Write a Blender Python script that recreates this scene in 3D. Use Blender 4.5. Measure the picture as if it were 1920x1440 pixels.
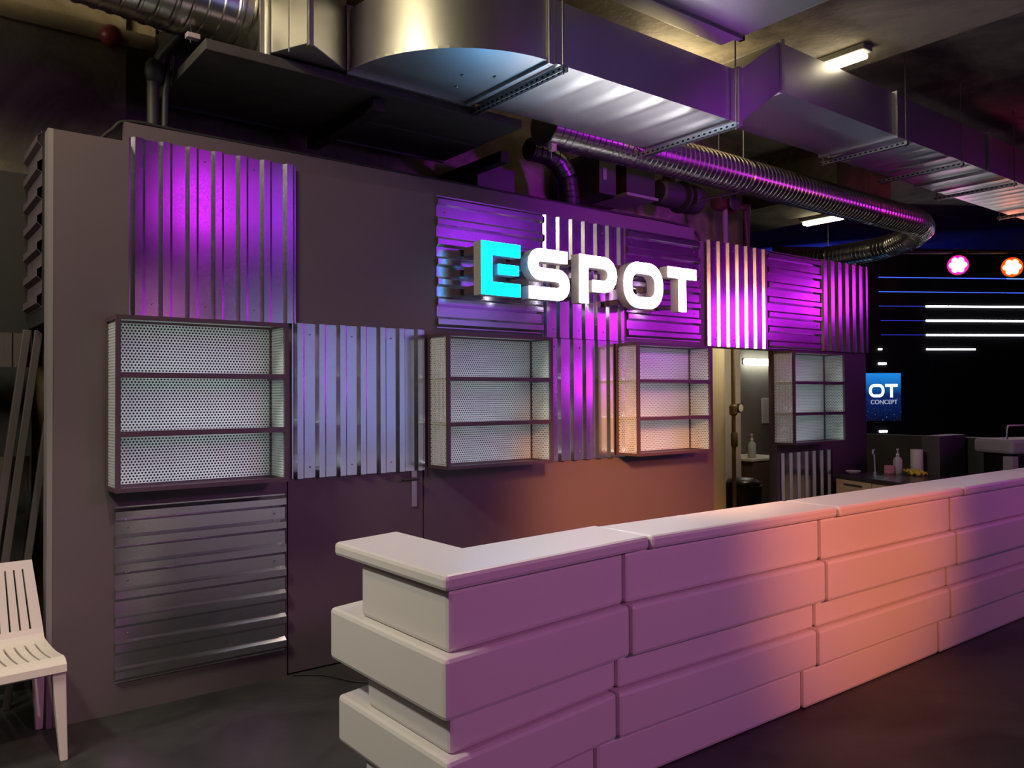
import bpy, bmesh, math, random
from mathutils import Vector, Matrix
random.seed(4)
for o in list(bpy.data.objects): bpy.data.objects.remove(o)
SC = bpy.context.scene
COL = SC.collection
PI = math.pi
def R(a): return math.radians(a)

# ------------------------------------------------------------------ camera
CAMZ = 1.65
yaw, pit, rol = R(37.846), R(.937), R(.326)
f_ = Vector((math.sin(yaw)*math.cos(pit), math.cos(yaw)*math.cos(pit), math.sin(pit)))
r_ = Vector((math.cos(yaw), -math.sin(yaw), 0)); d_ = f_.cross(r_)
r2 = math.cos(rol)*r_+math.sin(rol)*d_; d2 = -math.sin(rol)*r_+math.cos(rol)*d_
cam = bpy.data.objects.new('camera', bpy.data.cameras.new('camera')); COL.objects.link(cam)
cam.matrix_world = Matrix(((r2.x, -d2.x, -f_.x, 0), (r2.y, -d2.y, -f_.y, 0), (r2.z, -d2.z, -f_.z, CAMZ), (0, 0, 0, 1)))
cam.data.sensor_width = 36; cam.data.lens = 1531.2/1920*36; cam.data.clip_start = .05
SC.camera = cam

# ------------------------------------------------------------------ world, exposure
w = bpy.data.worlds.new('world'); SC.world = w; w.use_nodes = True
w.node_tree.nodes['Background'].inputs[0].default_value = (.55, .5, .6, 1)
w.node_tree.nodes['Background'].inputs[1].default_value = .012
vs = SC.view_settings
vs.view_transform = 'Standard'; vs.look = 'None'; vs.gamma = 1; vs.use_curve_mapping = False; vs.exposure = .33

# ------------------------------------------------------------------ lamps of the hall and added fill lights
def aim(o, tgt):
    d = Vector(tgt)-o.location
    o.rotation_euler = d.to_track_quat('-Z', 'Y').to_euler()
def area(name, loc, tgt, size, power, col, sy=None, spread=180, shape='DISK'):
    l = bpy.data.lights.new(name, 'AREA'); l.energy = power; l.color = col
    l.shape = shape if sy is None else ('ELLIPSE' if shape == 'DISK' else 'RECTANGLE'); l.size = size
    if sy: l.size_y = sy
    l.spread = R(spread)
    o = bpy.data.objects.new(name, l); COL.objects.link(o); o.location = loc; aim(o, tgt); return o
def spot(name, loc, tgt, power, col, angle=40, blend=.6, rad=.15):
    l = bpy.data.lights.new(name, 'SPOT'); l.energy = power; l.color = col
    l.spot_size = R(angle); l.spot_blend = blend; l.shadow_soft_size = rad
    o = bpy.data.objects.new(name, l); COL.objects.link(o); o.location = loc; aim(o, tgt); return o
MAG = (.75, .02, 1.0); PUR = (.36, .02, .85); ORG = (1.0, .30, .09); WARM = (1, .80, .42)
spot('stage_lamp_magenta', (3.0, -.4, 3.95), (1.5, 4.6, 2.5), 16, MAG, 50, .8, .35)
spot('stage_lamp_violet', (4.4, -.9, 4.2), (1.9, 4.6, 2.7), 22, PUR, 60, .8, .6)
spot('stage_lamp_magenta', (9.0, .2, 2.9), (4.6, 4.6, 2.0), 22, MAG, 50, .8, .22)
spot('stage_lamp_magenta', (9.1, .0, 1.88), (4.6, 4.6, 1.8), 30, MAG, 50, .8, .18)
spot('stage_lamp_magenta', (12.0, .2, 3.0), (6.3, 4.6, 2.5), 40, MAG, 60, .8, .28)
spot('stage_lamp_magenta', (13.6, 1.2, 3.4), (8.0, 4.6, 2.6), 40, MAG, 40, .8, .28)
spot('stage_lamp_violet', (7.5, -1.5, 3.9), (5.0, 4.6, 2.6), 42, PUR, 70, .8, .7)
area('added_lavender_light', (7.3, -4.4, 1.9), (4.5, 4.6, 1.8), 4.6, 23, (.46, .50, 1.0), 2.6, 180, 'RECT')  # unseen area light, added to give the ribbed sheets their lavender reflections
spot('stage_lamp_violet', (2.9, -2.5, 3.2), (2.5, 2.4, .5), 300, (.85, .24, .66), 46, .9, .3)
spot('stage_lamp_violet', (9.0, -1.5, 3.2), (7.0, 2.4, .6), 200, (.9, .20, .55), 52, .9, .3)
spot('stage_lamp_orange', (3.6, -2.4, 2.9), (4.5, 2.4, .98), 900, (1, .27, .08), 29, .95, .15)
spot('stage_lamp_orange', (2.0, .9, 2.8), (4.9, 4.69, .62), 1500, (1, .40, .14), 28, .95, .25)
area('unseen_area_light', (-1.3, 2.9, 4.3), (1.0, 3.3, .4), .9, 42, (1, .94, .80), .3, 120, 'RECT')  # added fill light for the left side, no fixture there
area('unseen_area_light', (-.2, 3.3, 4.4), (1.9, 4.3, 3.8), .8, 32, WARM, .15, 180, 'RECT')
area('unseen_area_light', (5.3, 4.62, 4.28), (5.3, 4.0, 4.6), .6, 14, WARM, .1, 180, 'RECT')  # unseen light added above the duct to brighten the ceiling patch
area('unseen_area_light', (6.9, 6.6, 4.1), (6.3, 5.6, 4.0), .6, 8, WARM, .1, 180, 'RECT')
area('store_fill_light', (7.5, 5.1, 2.5), (7.3, 5.7, 1.2), .5, 9, (1, .86, .55), .1, 180, 'RECT')  # extra unseen light, added to brighten the cream store wall
area('blue_wash', (14.6, 9.6, 3.4), (17, 10.6, 3.5), 1.0, 110, (.03, .05, 1.0), 1)
area('red_wash', (10.6, 3.2, 3.4), (11.4, 5.0, 4.7), .4, 5, (1, .02, .35), .4)
spot('chair_fill_spot', (.5, .2, 4.3), (.40, 4.3, .5), 260, (1, .88, .68), 26, .8, .06)  # added spot that only brightens the chair and the floor near it
spot('stage_lamp_amber', (2.0, 1.0, 2.8), (5.6, 4.6, 2.65), 230, (1, .46, .22), 34, .9, .22)
area('bar_fill_light', (3.4, 4.1, 3.3), (3.0, 2.9, .6), .3, 7, (1, .80, .62), .3, 120)  # added fill on the back of the counter, no fixture there
area('unseen_area_light', (-2.2, 5.25, 3.9), (1.0, 5.5, 3.7), .5, 10, (1, .88, .7), .1, 180, 'RECT')  # added dim fill that lifts the concrete wall at upper left
spot('violet_wash', (5.4, .8, 2.7), (5.3, 5.6, 3.35), 480, (.50, .01, .9), 50, .8, .2)

# ------------------------------------------------------------------ materials
MC = {}
def newmat(name):
    m = bpy.data.materials.new(name); m.use_nodes = True
    nt = m.node_tree; return m, nt, nt.nodes['Principled BSDF']
def plain(name, col, rough=.6, metal=0, spec=.5, var=.0, vscale=8, bump=0, bscale=60):
    if name in MC: return MC[name]
    m, nt, b = newmat(name); N = nt.nodes; L = nt.links
    b.inputs['Base Color'].default_value = (*col, 1); b.inputs['Roughness'].default_value = rough
    b.inputs['Metallic'].default_value = metal; b.inputs['Specular IOR Level'].default_value = spec
    tc = N.new('ShaderNodeTexCoord')
    if var:
        n = N.new('ShaderNodeTexNoise'); n.inputs['Scale'].default_value = vscale; n.inputs['Detail'].default_value = 6
        cr = N.new('ShaderNodeValToRGB'); cr.color_ramp.elements[0].position = .3; cr.color_ramp.elements[1].position = .7
        cr.color_ramp.elements[0].color = (*[c*(1-var) for c in col], 1); cr.color_ramp.elements[1].color = (*[min(1, c*(1+var)) for c in col], 1)
        L.new(tc.outputs['Object'], n.inputs['Vector']); L.new(n.outputs['Fac'], cr.inputs[0]); L.new(cr.outputs[0], b.inputs['Base Color'])
    if bump:
        n2 = N.new('ShaderNodeTexNoise'); n2.inputs['Scale'].default_value = bscale; n2.inputs['Detail'].default_value = 4
        bp = N.new('ShaderNodeBump'); bp.inputs['Strength'].default_value = bump; bp.inputs['Distance'].default_value = .01
        L.new(tc.outputs['Object'], n2.inputs['Vector']); L.new(n2.outputs['Fac'], bp.inputs['Height']); L.new(bp.outputs[0], b.inputs['Normal'])
    MC[name] = m; return m
def emit(name, col, s):
    if name in MC: return MC[name]
    m, nt, b = newmat(name)
    b.inputs['Base Color'].default_value = (*[min(.8, c) for c in col], 1)
    b.inputs['Emission Color'].default_value = (*col, 1); b.inputs['Emission Strength'].default_value = s
    MC[name] = m; return m
def sheetmetal(name, col=(.62, .63, .67), rough=.2, wob=.12, wscale=3, spangle=.06):
    """galvanised sheet: spangle in the roughness, a faint dent wobble in the normal"""
    m, nt, b = newmat(name); N = nt.nodes; L = nt.links
    b.inputs['Metallic'].default_value = 1; b.inputs['Base Color'].default_value = (*col, 1)
    tc = N.new('ShaderNodeTexCoord')
    v = N.new('ShaderNodeTexVoronoi'); v.inputs['Scale'].default_value = 90
    n = N.new('ShaderNodeTexNoise'); n.inputs['Scale'].default_value = 5; n.inputs['Detail'].default_value = 5
    ad = N.new('ShaderNodeMath'); ad.operation = 'MULTIPLY_ADD'; ad.inputs[1].default_value = spangle; ad.inputs[2].default_value = rough-spangle*.5
    ad2 = N.new('ShaderNodeMath'); ad2.operation = 'MULTIPLY_ADD'; ad2.inputs[1].default_value = spangle*1.2
    L.new(tc.outputs['Object'], v.inputs['Vector']); L.new(tc.outputs['Object'], n.inputs['Vector'])
    L.new(v.outputs['Distance'], ad.inputs[0]); L.new(n.outputs['Fac'], ad2.inputs[0]); L.new(ad.outputs[0], ad2.inputs[2])
    L.new(ad2.outputs[0], b.inputs['Roughness'])
    if wob:
        n2 = N.new('ShaderNodeTexNoise'); n2.inputs['Scale'].default_value = wscale; n2.inputs['Detail'].default_value = 1
        bp = N.new('ShaderNodeBump'); bp.inputs['Strength'].default_value = wob; bp.inputs['Distance'].default_value = .1
        L.new(tc.outputs['Object'], n2.inputs['Vector']); L.new(n2.outputs['Fac'], bp.inputs['Height']); L.new(bp.outputs[0], b.inputs['Normal'])
    MC[name] = m; return m
def perforated(name, axes, col=(.70, .74, .73), pitch=.0175, hole=.30):
    """steel sheet with staggered round holes that are really see-through; axes = the two object axes of the sheet"""
    m, nt, b = newmat(name); N = nt.nodes; L = nt.links
    b.inputs['Base Color'].default_value = (*col, 1); b.inputs['Roughness'].default_value = .42; b.inputs['Metallic'].default_value = .35
    tc = N.new('ShaderNodeTexCoord'); sx = N.new('ShaderNodeSeparateXYZ'); L.new(tc.outputs['Object'], sx.inputs[0])
    def cell(ox, oy):
        outs = []
        for ax, p, of in ((axes[0], pitch, ox), (axes[1], pitch*1.732, oy)):
            a = N.new('ShaderNodeMath'); a.operation = 'MULTIPLY_ADD'; a.inputs[1].default_value = 1/p; a.inputs[2].default_value = of+200
            fr = N.new('ShaderNodeMath'); fr.operation = 'FRACT'; s = N.new('ShaderNodeMath'); s.operation = 'SUBTRACT'; s.inputs[1].default_value = .5
            mu = N.new('ShaderNodeMath'); mu.operation = 'MULTIPLY'; mu.inputs[1].default_value = p/pitch
            pw = N.new('ShaderNodeMath'); pw.operation = 'POWER'; pw.inputs[1].default_value = 2
            ab = N.new('ShaderNodeMath'); ab.operation = 'ABSOLUTE'
            L.new(sx.outputs[ax], a.inputs[0]); L.new(a.outputs[0], fr.inputs[0]); L.new(fr.outputs[0], s.inputs[0]); L.new(s.outputs[0], mu.inputs[0])
            L.new(mu.outputs[0], ab.inputs[0]); L.new(ab.outputs[0], pw.inputs[0]); outs.append(pw)
        q = N.new('ShaderNodeMath'); q.operation = 'ADD'; L.new(outs[0].outputs[0], q.inputs[0]); L.new(outs[1].outputs[0], q.inputs[1]); return q
    c1, c2 = cell(0, 0), cell(.5, .5)
    mn = N.new('ShaderNodeMath'); mn.operation = 'MINIMUM'; L.new(c1.outputs[0], mn.inputs[0]); L.new(c2.outputs[0], mn.inputs[1])
    lt = N.new('ShaderNodeMath'); lt.operation = 'LESS_THAN'; lt.inputs[1].default_value = hole*hole; L.new(mn.outputs[0], lt.inputs[0])
    tr = N.new('ShaderNodeBsdfTransparent'); mx = N.new('ShaderNodeMixShader')
    L.new(lt.outputs[0], mx.inputs[0]); L.new(b.outputs[0], mx.inputs[1]); L.new(tr.outputs[0], mx.inputs[2])
    L.new(mx.outputs[0], N['Material Output'].inputs[0])
    MC[name] = m; return m
def concrete(name, c0, c1, scale=1.5, rough=.85, bump=.3):
    m, nt, b = newmat(name); N = nt.nodes; L = nt.links
    tc = N.new('ShaderNodeTexCoord')
    n = N.new('ShaderNodeTexNoise'); n.inputs['Scale'].default_value = scale; n.inputs['Detail'].default_value = 8; n.inputs['Roughness'].default_value = .65; n.inputs['Distortion'].default_value = .6
    cr = N.new('ShaderNodeValToRGB'); cr.color_ramp.elements[0].position = .38; cr.color_ramp.elements[1].position = .62
    cr.color_ramp.elements[0].color = (*c0, 1); cr.color_ramp.elements[1].color = (*c1, 1)
    L.new(tc.outputs['Object'], n.inputs['Vector']); L.new(n.outputs['Fac'], cr.inputs[0]); L.new(cr.outputs[0], b.inputs['Base Color'])
    b.inputs['Roughness'].default_value = rough
    n2 = N.new('ShaderNodeTexNoise'); n2.inputs['Scale'].default_value = 18; n2.inputs['Detail'].default_value = 6
    bp = N.new('ShaderNodeBump'); bp.inputs['Strength'].default_value = bump; bp.inputs['Distance'].default_value = .02
    L.new(tc.outputs['Object'], n2.inputs['Vector']); L.new(n2.outputs['Fac'], bp.inputs['Height']); L.new(bp.outputs[0], b.inputs['Normal'])
    MC[name] = m; return m

m_wall = plain('taupe_paint', (.105, .080, .085), .45, var=.05, vscale=2, bump=.05, bscale=120)
m_frame = plain('plum_steel', (.085, .05, .065), .4, metal=.2)
m_black = plain('black_matt', (.012, .012, .013), .6)
m_blackgloss = plain('black_gloss', (.006, .006, .008), .35)
m_corr = sheetmetal('galvanised_corrugated', (.60, .60, .64), .17, .035, 2.2, .06)
m_duct = sheetmetal('galvanised_duct', (.49, .49, .49), .38, .06, 2.5, .04)
m_spiral = sheetmetal('spiral_duct_metal', (.55, .54, .52), .24, 0, 6, .02)
m_darkduct = plain('dark_duct_metal', (.05, .05, .05), .6, var=.2)
m_conc_wall = concrete('old_concrete_wall', (.09, .075, .058), (.27, .225, .17), 1.1)
m_conc_ceil = concrete('old_concrete_ceiling', (.06, .05, .04), (.26, .22, .16), .8)
m_floor = concrete('grey_concrete_floor', (.015, .015, .015), (.042, .042, .040), 1.3, .5, .06)
m_plastic = plain('white_polyethylene', (.62, .58, .57), .42, bump=.02, bscale=90)
m_chair = plain('cream_plastic', (.66, .60, .52), .38)
m_perfb = perforated('perforated_sheet_back', (0, 2))
m_perfs = perforated('perforated_sheet_side', (1, 2))
m_perfh = perforated('perforated_sheet_flat', (0, 1))
m_led = emit('white_led', (.74, 1, .90), 11)
m_zinc = plain('zinc_channel', (.5, .52, .53), .35, metal=1)
m_rod = plain('threaded_rod', (.25, .25, .25), .4, metal=1)
m_grey = plain('grey_paint', (.16, .16, .15), .7, var=.08)
m_cream = plain('cream_plaster', (.50, .43, .30), .8, var=.08, vscale=3)
m_wood = plain('pale_wood', (.55, .38, .24), .5, var=.12, vscale=5)
m_hall = plain('hall_paint', (.05, .045, .05), .7, var=.1)

# ------------------------------------------------------------------ builders
def link(name, bm, mat, parent=None, smooth=False, bevel=0, solid=0, auto=False):
    bmesh.ops.recalc_face_normals(bm, faces=bm.faces)
    me = bpy.data.meshes.new(name); bm.to_mesh(me); bm.free()
    me.materials.append(mat)
    o = bpy.data.objects.new(name, me); COL.objects.link(o)
    if smooth:
        for p in me.polygons: p.use_smooth = True
    if solid:
        s = o.modifiers.new('s', 'SOLIDIFY'); s.thickness = solid; s.offset = 0
    if bevel:
        b = o.modifiers.new('b', 'BEVEL'); b.width = bevel; b.segments = 2; b.limit_method = 'ANGLE'; b.angle_limit = R(40)
    if auto:
        me.set_sharp_from_angle(angle=R(35))
    if parent: o.parent = parent
    return o
def tag(o, label=None, cat=None, group=None, kind=None):
    if label: o['label'] = label
    if cat: o['category'] = cat
    if group: o['group'] = group
    if kind: o['kind'] = kind
    return o
def thing(name, label, cat, loc=(0, 0, 0), rz=0, group=None):
    o = bpy.data.objects.new(name, None); COL.objects.link(o); o.location = loc; o.rotation_euler = (0, 0, rz)
    return tag(o, label, cat, group)
def bm_box(bm, x0, x1, y0, y1, z0, z1, mtx=None):
    vs_ = [bm.verts.new(v) for v in ((x0, y0, z0), (x1, y0, z0), (x1, y1, z0), (x0, y1, z0), (x0, y0, z1), (x1, y0, z1), (x1, y1, z1), (x0, y1, z1))]
    for f in ((0, 3, 2, 1), (4, 5, 6, 7), (0, 1, 5, 4), (1, 2, 6, 5), (2, 3, 7, 6), (3, 0, 4, 7)): bm.faces.new([vs_[i] for i in f])
    if mtx: bmesh.ops.transform(bm, matrix=mtx, verts=vs_)
    return vs_
def box(name, x0, x1, y0, y1, z0, z1, mat, parent=None, bevel=0):
    bm = bmesh.new(); bm_box(bm, x0, x1, y0, y1, z0, z1); return link(name, bm, mat, parent, bevel=bevel)
def boxes(name, lst, mat, parent=None, bevel=0):
    bm = bmesh.new()
    for b in lst: bm_box(bm, *b)
    return link(name, bm, mat, parent, bevel=bevel)
def struct(o): o['kind'] = 'structure'; return o
def prism(bm, pts, z0, z1):
    a = [bm.verts.new((x, y, z0)) for x, y in pts]; b = [bm.verts.new((x, y, z1)) for x, y in pts]; n = len(pts)
    bm.faces.new(a[::-1]); bm.faces.new(b)
    for i in range(n): bm.faces.new((a[i], a[(i+1) % n], b[(i+1) % n], b[i]))
def tube(bm, pts, r, seg=12, cap=True, rads=None, up=Vector((0, 0, 1))):
    """round tube along a polyline, mitred at the corners"""
    pts = [Vector(p) for p in pts]; rings = []
    for i, p in enumerate(pts):
        a = (pts[i]-pts[i-1]).normalized() if i else (pts[1]-pts[0]).normalized()
        b = (pts[i+1]-pts[i]).normalized() if i < len(pts)-1 else a
        t = (a+b).normalized()
        u = up if abs(t.dot(up)) < .95 else Vector((0, 1, 0))
        s = t.cross(u).normalized(); v = s.cross(t).normalized()
        k = 1/max(.5, a.dot(t))
        bend = (b-a)
        rr = rads[i] if rads else r
        ring = []
        for j in range(seg):
            q = s*math.cos(2*PI*j/seg)*rr+v*math.sin(2*PI*j/seg)*rr
            if bend.length > 1e-4:
                bn = bend.normalized(); q = q+bn*q.dot(bn)*(k-1)
            ring.append(bm.verts.new(p+q))
        rings.append(ring)
    for A, B in zip(rings, rings[1:]):
        for j in range(seg): bm.faces.new((A[j], A[(j+1) % seg], B[(j+1) % seg], B[j]))
    if cap: bm.faces.new(rings[0][::-1]); bm.faces.new(rings[-1])
def rod(name, pts, r, mat, parent=None, seg=12):
    bm = bmesh.new(); tube(bm, pts, r, seg); return link(name, bm, mat, parent, smooth=True, auto=True)
def lathe(bm, prof, seg=24, c=(0, 0, 0), mtx=None):
    rings = []
    for r, z in prof:
        rings.append([bm.verts.new((c[0]+r*math.cos(2*PI*j/seg), c[1]+r*math.sin(2*PI*j/seg), c[2]+z)) for j in range(seg)])
    for A, B in zip(rings, rings[1:]):
        for j in range(seg): bm.faces.new((A[j], A[(j+1) % seg], B[(j+1) % seg], B[j]))
    bm.faces.new(rings[0][::-1]); bm.faces.new(rings[-1])
    if mtx: bmesh.ops.transform(bm, matrix=mtx, verts=[v for r_ in rings for v in r_])
def turned(name, prof, mat, parent=None, seg=24, mtx=None, c=(0, 0, 0)):
    bm = bmesh.new(); lathe(bm, prof, seg, c, mtx); return link(name, bm, mat, parent, smooth=True, auto=True)
def blob(name, c, r, mat, parent=None, sub=2, jit=0):
    bm = bmesh.new(); bmesh.ops.create_icosphere(bm, subdivisions=sub, radius=1)
    for v in bm.verts: v.co = Vector((v.co.x*r[0], v.co.y*r[1], v.co.z*r[2]))*(1+random.uniform(-jit, jit))+Vector(c)
    return link(name, bm, mat, parent, smooth=True)

# ------------------------------------------------------------------ room shell
YW = 4.69                                   # front of the bar wall
H = 3.03
struct(box('floor', -4, 17, -6, 15, -.1, 0, m_floor))
struct(box('ceiling', -4, 17, -6, 15, 4.7, 4.85, m_conc_ceil))
struct(box('wall_left', -4.1, -4, -6, 15, 0, 4.7, m_hall))
struct(box('wall_front', -4, 17, -6.1, -6, 0, 4.7, m_hall))
struct(box('wall_right', 17, 17.1, -6, 15, 0, 4.7, m_hall))
struct(box('wall_far', -4, 17, 14, 14.1, 0, 4.7, plain('far_wall_paint', (.10, .10, .14), .8)))
struct(box('trim_1', -3.9, 6.72, -5.9, 7.5, 4.5, 4.7, m_conc_ceil)).name = 'ceiling_slab'      # lower slab over the bar side
# bar wall: four boards round the flush door and the doorway
struct(boxes('wall_back', [(.70, 1.935, YW, YW+.09, 0, H), (1.935, 2.895, YW, YW+.09, 2.10, H), (2.895, 5.93, YW, YW+.09, 0, H),
    (5.93, 6.90, YW, YW+.09, 2.09, H), (6.90, 8.56, YW, YW+.09, 0, H)], m_wall))
struct(box('trim_1', 1.06, 5.85, YW+.13, YW+.17, 2.85, 3.175, plain('raised_board', (.10, .075, .09), .55)))
struct(box('trim_2', .675, .70, YW-.002, YW+.10, 0, H, plain('wall_edge_profile', (.20, .18, .18), .45)))
dr = struct(box('door_1', 1.945, 2.887, YW+.006, YW+.05, .01, 2.095, m_wall))
hp = boxes('door_handle', [(2.795, 2.835, YW-.004, YW+.006, .93, 1.17)], plain('brushed_steel', (.45, .42, .40), .35, metal=1), dr)
rod('lever', [(2.815, YW-.004, 1.115), (2.815, YW-.05, 1.115), (2.70, YW-.05, 1.115)], .009, plain('dark_lever', (.08, .07, .07), .35, metal=.8), hp)
# concrete wall behind the bar and the column at its end
struct(box('wall_rear', -3.9, 7.28, 5.62, 5.75, 0, 4.5, m_conc_wall))
struct(box('wall_end', 7.28, 7.66, 5.62, 6.0, 2.6, 4.5, m_conc_wall))
struct(box('wall_pier', -3.9, 1.22, 5.50, 5.62, 0, 4.5, m_conc_wall))
struct(box('trim_3', -3.9, 1.9, 5.47, 5.50, 3.86, 3.96, m_conc_wall))
# store room seen through the doorway
struct(box('wall_store_near', 5.9, 7.235, 5.56, 5.60, 0, 2.6, m_cream))
struct(box('wall_store_mid', 7.30, 8.10, 6.0, 6.1, 0, 2.6, plain('store_grey', (.42, .40, .33), .8, var=.06)))
struct(box('wall_store_far', 8.10, 9.75, 6.62, 6.7, 0, 2.6, plain('store_dark', (.13, .13, .11), .8, var=.06)))
struct(box('ceiling_store', 5.9, 8.5, 4.80, 6.7, 2.6, 2.68, m_grey))

# ------------------------------------------------------------------ corrugated sheets
def profile(n, pitch, crest, slant, lip=.008):
    p = [(0, 0), (lip, 0)]; x = lip
    for i in range(n):
        p += [(x+slant, 1), (x+slant+crest, 1), (x+2*slant+crest, 0)]; x += 2*slant+crest
        if i < n-1: x += pitch-2*slant-crest; p.append((x, 0))
    p.append((x+lip, 0)); return p
def sheet(name, x0, x1, z0, z1, vert, label, y=YW-.006, depth=.022, n=7, mat=None):
    L = (x1-x0) if vert else (z1-z0)
    pr = profile(n, .14, .036, .018); Lp = pr[-1][0]; k = L/Lp
    root = thing(name, label, 'corrugated sheet', ((x0+x1)/2, y, z0), 0, 'corrugated metal sheets on the bar wall')
    bm = bmesh.new(); rows = []
    M = (z1-z0) if vert else (x1-x0); hw = (x1-x0)/2
    for j in range(9):
        t = M*j/8; row = []
        for u, d in pr:
            c = (u*k-hw, -d*depth, t) if vert else (t-hw, -d*depth, L-u*k)
            row.append(bm.verts.new(c))
        rows.append(row)
    for A, B in zip(rows, rows[1:]):
        for i in range(len(A)-1): bm.faces.new((A[i], A[i+1], B[i+1], B[i]))
    link('sheet', bm, mat or m_corr, root, solid=.002, bevel=0)
    pit = .14*k
    for a in (.07, .93):                                    # a few screws in the valleys
        for b in (1, 3, 5):
            u = (.008+.072+.034+(b-1)*.14+.0)*k
            px, pz = (u-hw, M*a) if vert else (M*a-hw, L-u)
            turned('screw', [(.0055, 0), (.0055, .003), (.003, .006)], m_rod, root, 8, Matrix.Translation((px, -.001, pz)) @ Matrix.Rotation(PI/2, 4, 'X'))
    return root
sheet('corrugated_sheet', 1.055, 1.99, 2.10, 3.055, True, 'upright-ribbed sheet glowing magenta, top left above the widest shelf unit')
sheet('corrugated_sheet', 1.965, 2.895, 1.168, 2.105, True, 'pale lavender upright-ribbed sheet on the flush door, above its handle')
sheet('corrugated_sheet', .988, 1.92, .16, 1.085, False, 'dull grey sheet with level ribs low on the wall, right of the chair')
sheet('corrugated_sheet', 2.995, 3.925, 2.125, 3.03, False, 'violet sheet with level ribs behind the blue letter E')
sheet('corrugated_sheet', 3.93, 4.80, 2.10, 3.02, True, 'upper violet upright-ribbed sheet behind the letters S and P')
sheet('corrugated_sheet', 3.94, 4.80, 1.165, 2.095, True, 'upright-ribbed sheet between the second and third shelf units')
sheet('corrugated_sheet', 4.83, 5.74, 2.13, 3.03, False, 'violet sheet with level ribs behind the letters O and T')
sheet('corrugated_sheet', 5.82, 6.715, 2.095, 3.045, True, 'upright-ribbed sheet with bright ribs directly above the doorway', y=YW-.03)
sheet('corrugated_sheet', 6.725, 7.625, 2.105, 3.045, False, 'magenta sheet with level ribs between two upright-ribbed sheets', y=YW-.03)
sheet('corrugated_sheet', 7.635, 8.55, 2.11, 3.05, True, 'upright-ribbed sheet at the far right end of the bar wall', y=YW-.03)
sheet('corrugated_sheet', 6.95, 7.85, .17, 1.09, True, 'dim upright-ribbed sheet below the rightmost shelf unit')
# sheet on the side of the wall, seen edge-on
bm = bmesh.new(); pr = profile(7, .14, .036, .018); k = .93/pr[-1][0]; rows = []
for j in range(5):
    rows.append([bm.verts.new((-d*.022, j*.125, .93-u*k)) for u, d in pr])
for A, B in zip(rows, rows[1:]):
    for i in range(len(A)-1): bm.faces.new((A[i], A[i+1], B[i+1], B[i]))
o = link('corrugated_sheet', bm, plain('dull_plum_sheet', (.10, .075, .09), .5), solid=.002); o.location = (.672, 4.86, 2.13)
tag(box('wall_batten', .674, .70, 4.80, 5.36, 2.05, 3.0, m_black), 'black batten holding the edge-on sheet at the wall end', 'batten')
tag(o, 'corrugated sheet seen nearly edge-on with wavy border, left of the bar wall', 'corrugated sheet')

# ------------------------------------------------------------------ perforated shelf units
def shelf_unit(x0, label):
    W, Hh, Dp = .90, .895, .245
    t = thing('wall_shelf_unit', label, 'shelf unit', (x0+W/2, YW-.015, 1.182), 0, 'perforated metal shelf units on the bar wall')
    hw = W/2; e = .022
    fr = []
    for y0 in (-Dp, -e):                                       # front and rear frames
        fr += [(-hw, -hw+e, y0, y0+e, 0, Hh), (hw-e, hw, y0, y0+e, 0, Hh), (-hw+e, hw-e, y0, y0+e, 0, e), (-hw+e, hw-e, y0, y0+e, Hh-e, Hh)]
    for x in (-hw, hw-e):
        for z in (0, Hh-e): fr.append((x, x+e, -Dp+e, -e, z, z+e))
    boxes('frame', fr, m_frame, t)
    box('back_panel', -hw+e, hw-e, -.012, -.010, e, Hh-e, m_perfb, t)
    for s in (-1, 1):
        xx = s*(hw-e/2); box('side_panel', xx-.001, xx+.001, -Dp+e, -e, e, Hh-e, m_perfs, t)
    box('top_panel', -hw+e, hw-e, -Dp+e, -e, Hh-.010, Hh-.008, m_perfh, t)
    zs = [e, Hh/3+.005, 2*Hh/3+.005]
    for i, z in enumerate(zs):
        if i:
            s = boxes('shelf', [(-hw+e, hw-e, -Dp, -Dp+.02, z-.024, z+.004), (-hw+e, -hw+e+.018, -Dp+.02, -e, z-.024, z), (hw-e-.018, hw-e, -Dp+.02, -e, z-.024, z)], m_frame, t)
            box('shelf_sheet', -hw+e, hw-e, -Dp+.02, -.014, z-.004, z-.002, m_perfh, s)
        else:
            s = box('bottom_sheet', -hw+e, hw-e, -Dp+e, -.014, .006, .012, m_frame, t)
        zb = z-.0005 if i else .0145
        box('light_strip', -hw+.05, hw-.05, -Dp+.024, -Dp+.034, zb-.002, zb+.002, m_led, s)
    return t
shelf_unit(.94, 'widest-looking perforated shelf unit, leftmost, beside the pale ribbed door sheet')
shelf_unit(2.915, 'perforated shelf unit directly below the blue letter E')
shelf_unit(4.69, 'perforated shelf unit left of the doorway, lit pinkish')
shelf_unit(6.80, 'grey perforated shelf unit right of the doorway')

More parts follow.
